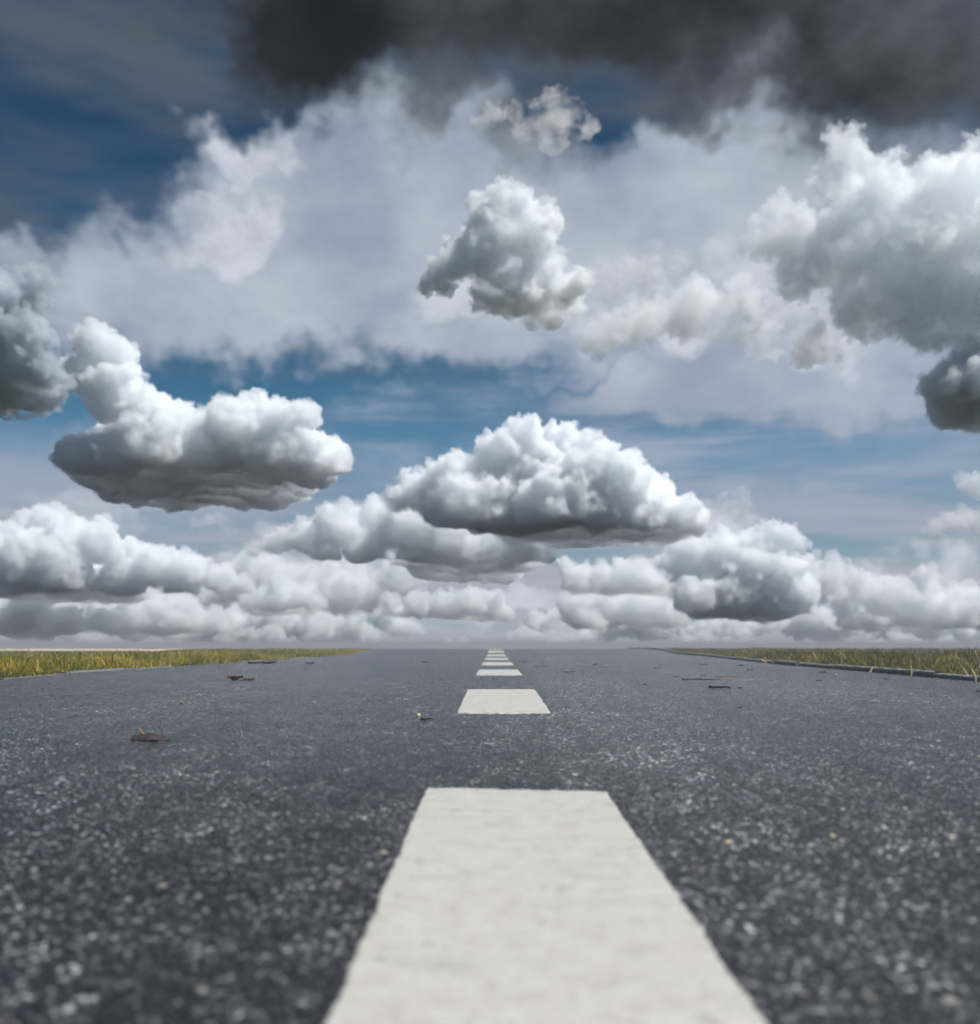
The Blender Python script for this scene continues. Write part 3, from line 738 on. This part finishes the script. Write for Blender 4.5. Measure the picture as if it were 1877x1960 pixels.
leaf(569, 607, 1700, 'crumpled rusty brown leaf standing up on the asphalt at left', M_leaf, .55, .22, .13, .3, 4, lobes=.3)
leaf(608, 638, 1701, 'thin curled brown leaf just right of the crumpled rusty one', M_leaf, .3, .12, .09, -.2, 8, lobes=.4)
leaf(620, 692, 1659, 'long dark strip of rotted leaves against the left grass edge', M_dark, .28, .06, .035, .05, 12, name='dead_leaf', lobes=.2)
leaf(764, 786, 1659, 'small black lump of rotted leaf near the left edge of the road end', M_dark, .7, .1, .08, 0, 13)
leaf(1055, 1070, 1656, 'small black lump left of the far dashes', M_dark, .7, .15, .08, 0, 14)
leaf(1308, 1320, 1655, 'small black lump right of the far dashes', M_dark, .7, .15, .08, 0, 15)
leaf(450, 470, 1663, 'dark leaf scrap tucked at the left grass edge', M_dark, .6, .1, .08, 0, 16)
leaf(1868, 1884, 1676, 'dark leaf scrap left of the right kerb', M_dark, .5, .1, .07, 0, 17)
leaf(2050, 2068, 1681, 'reddish leaf scrap beside the right kerb', M_leaf, .5, .15, .08, 0, 18)
leaf(1845, 1856, 1720, 'small dark scrap right of the thick black stick', M_dark, .5, .15, .08, 0, 19)
leaf(1606, 1618, 1712, 'small dark scrap on the asphalt between the dashes and the thick black stick', M_dark, .5, .15, .08, .4, 20)
leaf(2042, 2056, 1701, 'dark scrap on the asphalt well right of the thick black stick', M_dark, .5, .12, .06, 0, 21)
leaf(2210, 2224, 1699, 'small dark scrap close under the right kerb', M_dark, .5, .12, .06, .3, 22)
leaf(2440, 2456, 1728, 'dark scrap at the right edge of the picture below the kerb', M_dark, .5, .12, .06, .3, 24)
leaf(1846, 1862, 1664, 'dark flake close to the far right kerb', M_dark, .5, .12, .06, .3, 25)
leaf(1745, 1772, 1661, 'flat reddish brown flake at far right of the road', M_leaf, .5, .04, .03, .1, 26)
leaf(2080, 2096, 1687, 'pale leaf scrap beside the right kerb', M_straw, .5, .12, .05, .3, 27)
leaf(1230, 1243, 1697, 'thin dark scrap just in front of the third dash', M_dark, .35, .08, .04, 0, 28)
leaf(450, 464, 1758, 'tiny pale leaf flake on the asphalt left of the second dash', M_yel, .5, .1, .05, .2, 29)
leaf(1846, 1858, 1768, 'tiny dark flake below the thick black stick', M_dark, .4, .1, .05, .2, 31)
twig(1773, 1827, 1722, 'short thick black stick lying on the right half of the road', M_twig, .0032, .02, .25, seed=1)
twig(1708, 1801, 1700, 'long thin dark twig lying behind the thick black stick', M_twig, .0016, -.1, .3, seed=2)
twig(1790, 1846, 1692, 'yellowish stem lying behind the long thin twig', M_yel, .0018, .1, .4, seed=3)
twig(1684, 1700, 1692, 'tiny twig left of the yellowish stem', M_twig, .0013, 0, .3, seed=4)
twig(1752, 1766, 1690, 'tiny twig between two longer stems on the right', M_twig, .0013, 0, .3, seed=5)
twig(1408, 1440, 1681, 'small dark twig right of the third and fourth dashes', M_twig, .0018, .1, .3, seed=6)
twig(1336, 1376, 1666, 'faint thin twig right of the fourth dash', M_twig, .0012, .05, .3, seed=7)
twig(1484, 1500, 1662, 'short dark twig far off right of the dashes', M_twig, .0022, 0, .3, seed=8)
twig(1500, 1530, 1668, 'brown thin twig far off right of the dashes', M_yel, .0014, 0, .3, seed=9)
twig(1634, 1660, 1671, 'short thin twig in the middle of the right lane far off', M_twig, .0013, 0, .3, seed=10)
twig(1054, 1080, 1801, 'short black twig lying slanted, left of the second dash', M_twig, .0018, .75, .2, seed=11)
# pebble
bmp = bmesh.new(); bmesh.ops.create_icosphere(bmp, subdivisions=3, radius=1)
for v_ in bmp.verts:
    k_ = 1 + .14 * math.sin(v_.co.x * 3.1 + 1) + .12 * math.sin(v_.co.y * 4 + v_.co.z * 3)
    v_.co *= k_; v_.co.z *= .62
mp = bpy.data.meshes.new('pebble'); bmp.to_mesh(mp); bmp.free()
def pebble(x, y, r, label, mat):
    p = ground(x, y); o = link('pebble', mp.copy(), mat); o.location = p + Vector((0, 0, r * .4)); o.scale = (r, r * .8, r)
    return tag(o, label, 'pebble', 'pale pebbles on the asphalt')
pebble(1046, 1791, .0043, 'cream coloured pebble left of the second dash, above the slanted twig', M_pale)
pebble(2080, 2097, .0026, 'pale pebble on the dark asphalt at lower right', M_pale)

# ------------------------------------------------------------------ dry stalks in the right grass
def stalk(x0, y0, x1, y1, label, wd=.0035, dep=None, fork=False):
    p = ground(x0, y0) if dep is None else Vector(((x0 - SX) * dep / FS, dep, float(zprof(dep)) - .012))
    dx = (x1 - x0) * p.y / FS; dz = CZ - (y1 - SY) * p.y / FS - p.z
    pts = [(dx * t + .004 * math.sin(t * 4), .01 * t * t, max(dz, .006) * t) for t in [i / 11 for i in range(12)]]
    V, Q, T = tube(pts, [wd * (.55 + .9 * math.sin(math.pi * min(.15 + .8 * i / 11, 1))) * .5 for i in range(12)], 6)
    if fork:
        n0 = len(V)
        pts = [(-.011 * t, 0, dz * (.62 + .42 * t)) for t in [i / 7 for i in range(8)]]
        V2, Q2, T2 = tube(pts, [wd * .4 * (1 - .6 * i / 7) for i in range(8)], 6)
        V += V2; Q += [tuple(k + n0 for k in q) for q in Q2]; T += [tuple(k + n0 for k in q) for q in T2]
    o = link('dry_stalk', mesh_np('dry_stalk', V, Q, T), M_straw); o.location = p
    return tag(o, label, 'grass stalk', 'dry straw stalks in the right grass')
stalk(2450, 1690, 2446, 1628, 'tall forked straw stalk at the right edge of the picture', .0042, 2.62, True)
stalk(2436, 1697, 2437, 1672, 'short straw stalk beside the tall forked one', .004, 2.6)
stalk(2425, 1692, 2404, 1655, 'thin brown stalk leaning left, next to the tall forked one', .0025, 2.75)
stalk(2271, 1683, 2284, 1664, 'pale straw blade leaning right over the right kerb', .0034, 2.95)
stalk(2160, 1676, 2188, 1667, 'pale straw blade lying nearly flat on the right kerb', .0036, 3.25)
stalk(1909, 1652, 1916, 1642, 'small pale straw blade leaning left far along the right kerb', .004, 4.9)
stalk(1925, 1653, 1902, 1646, 'small pale straw blade lying flat far along the right kerb', .004, 4.8)

# ------------------------------------------------------------------ ground haze: one closed box of thin air
HAZE = 1
if HAZE:
    hm, n = material('haze_air')
    pv = n.n('VolumePrincipled', {'Color': (.50, .52, .57, 1), 'Density': .03, 'Anisotropy': .0})
    n.n('OutputMaterial', {'Volume': pv.outputs[0]})
    hm.cycles.homogeneous_volume = True
    bmh = bmesh.new(); bmesh.ops.create_cube(bmh, size=1)
    mh = bpy.data.meshes.new('haze'); bmh.to_mesh(mh); bmh.free()
    ho = link('haze', mh, hm, smooth=False)
    zt = CZ + .12; zb = -1.8
    ho.location = (0, 1550, (zt + zb) / 2); ho.scale = (9000, 5300, zt - zb)
    tag(ho, 'thin grey haze lying over the road end and the fields', 'haze', kind='stuff')
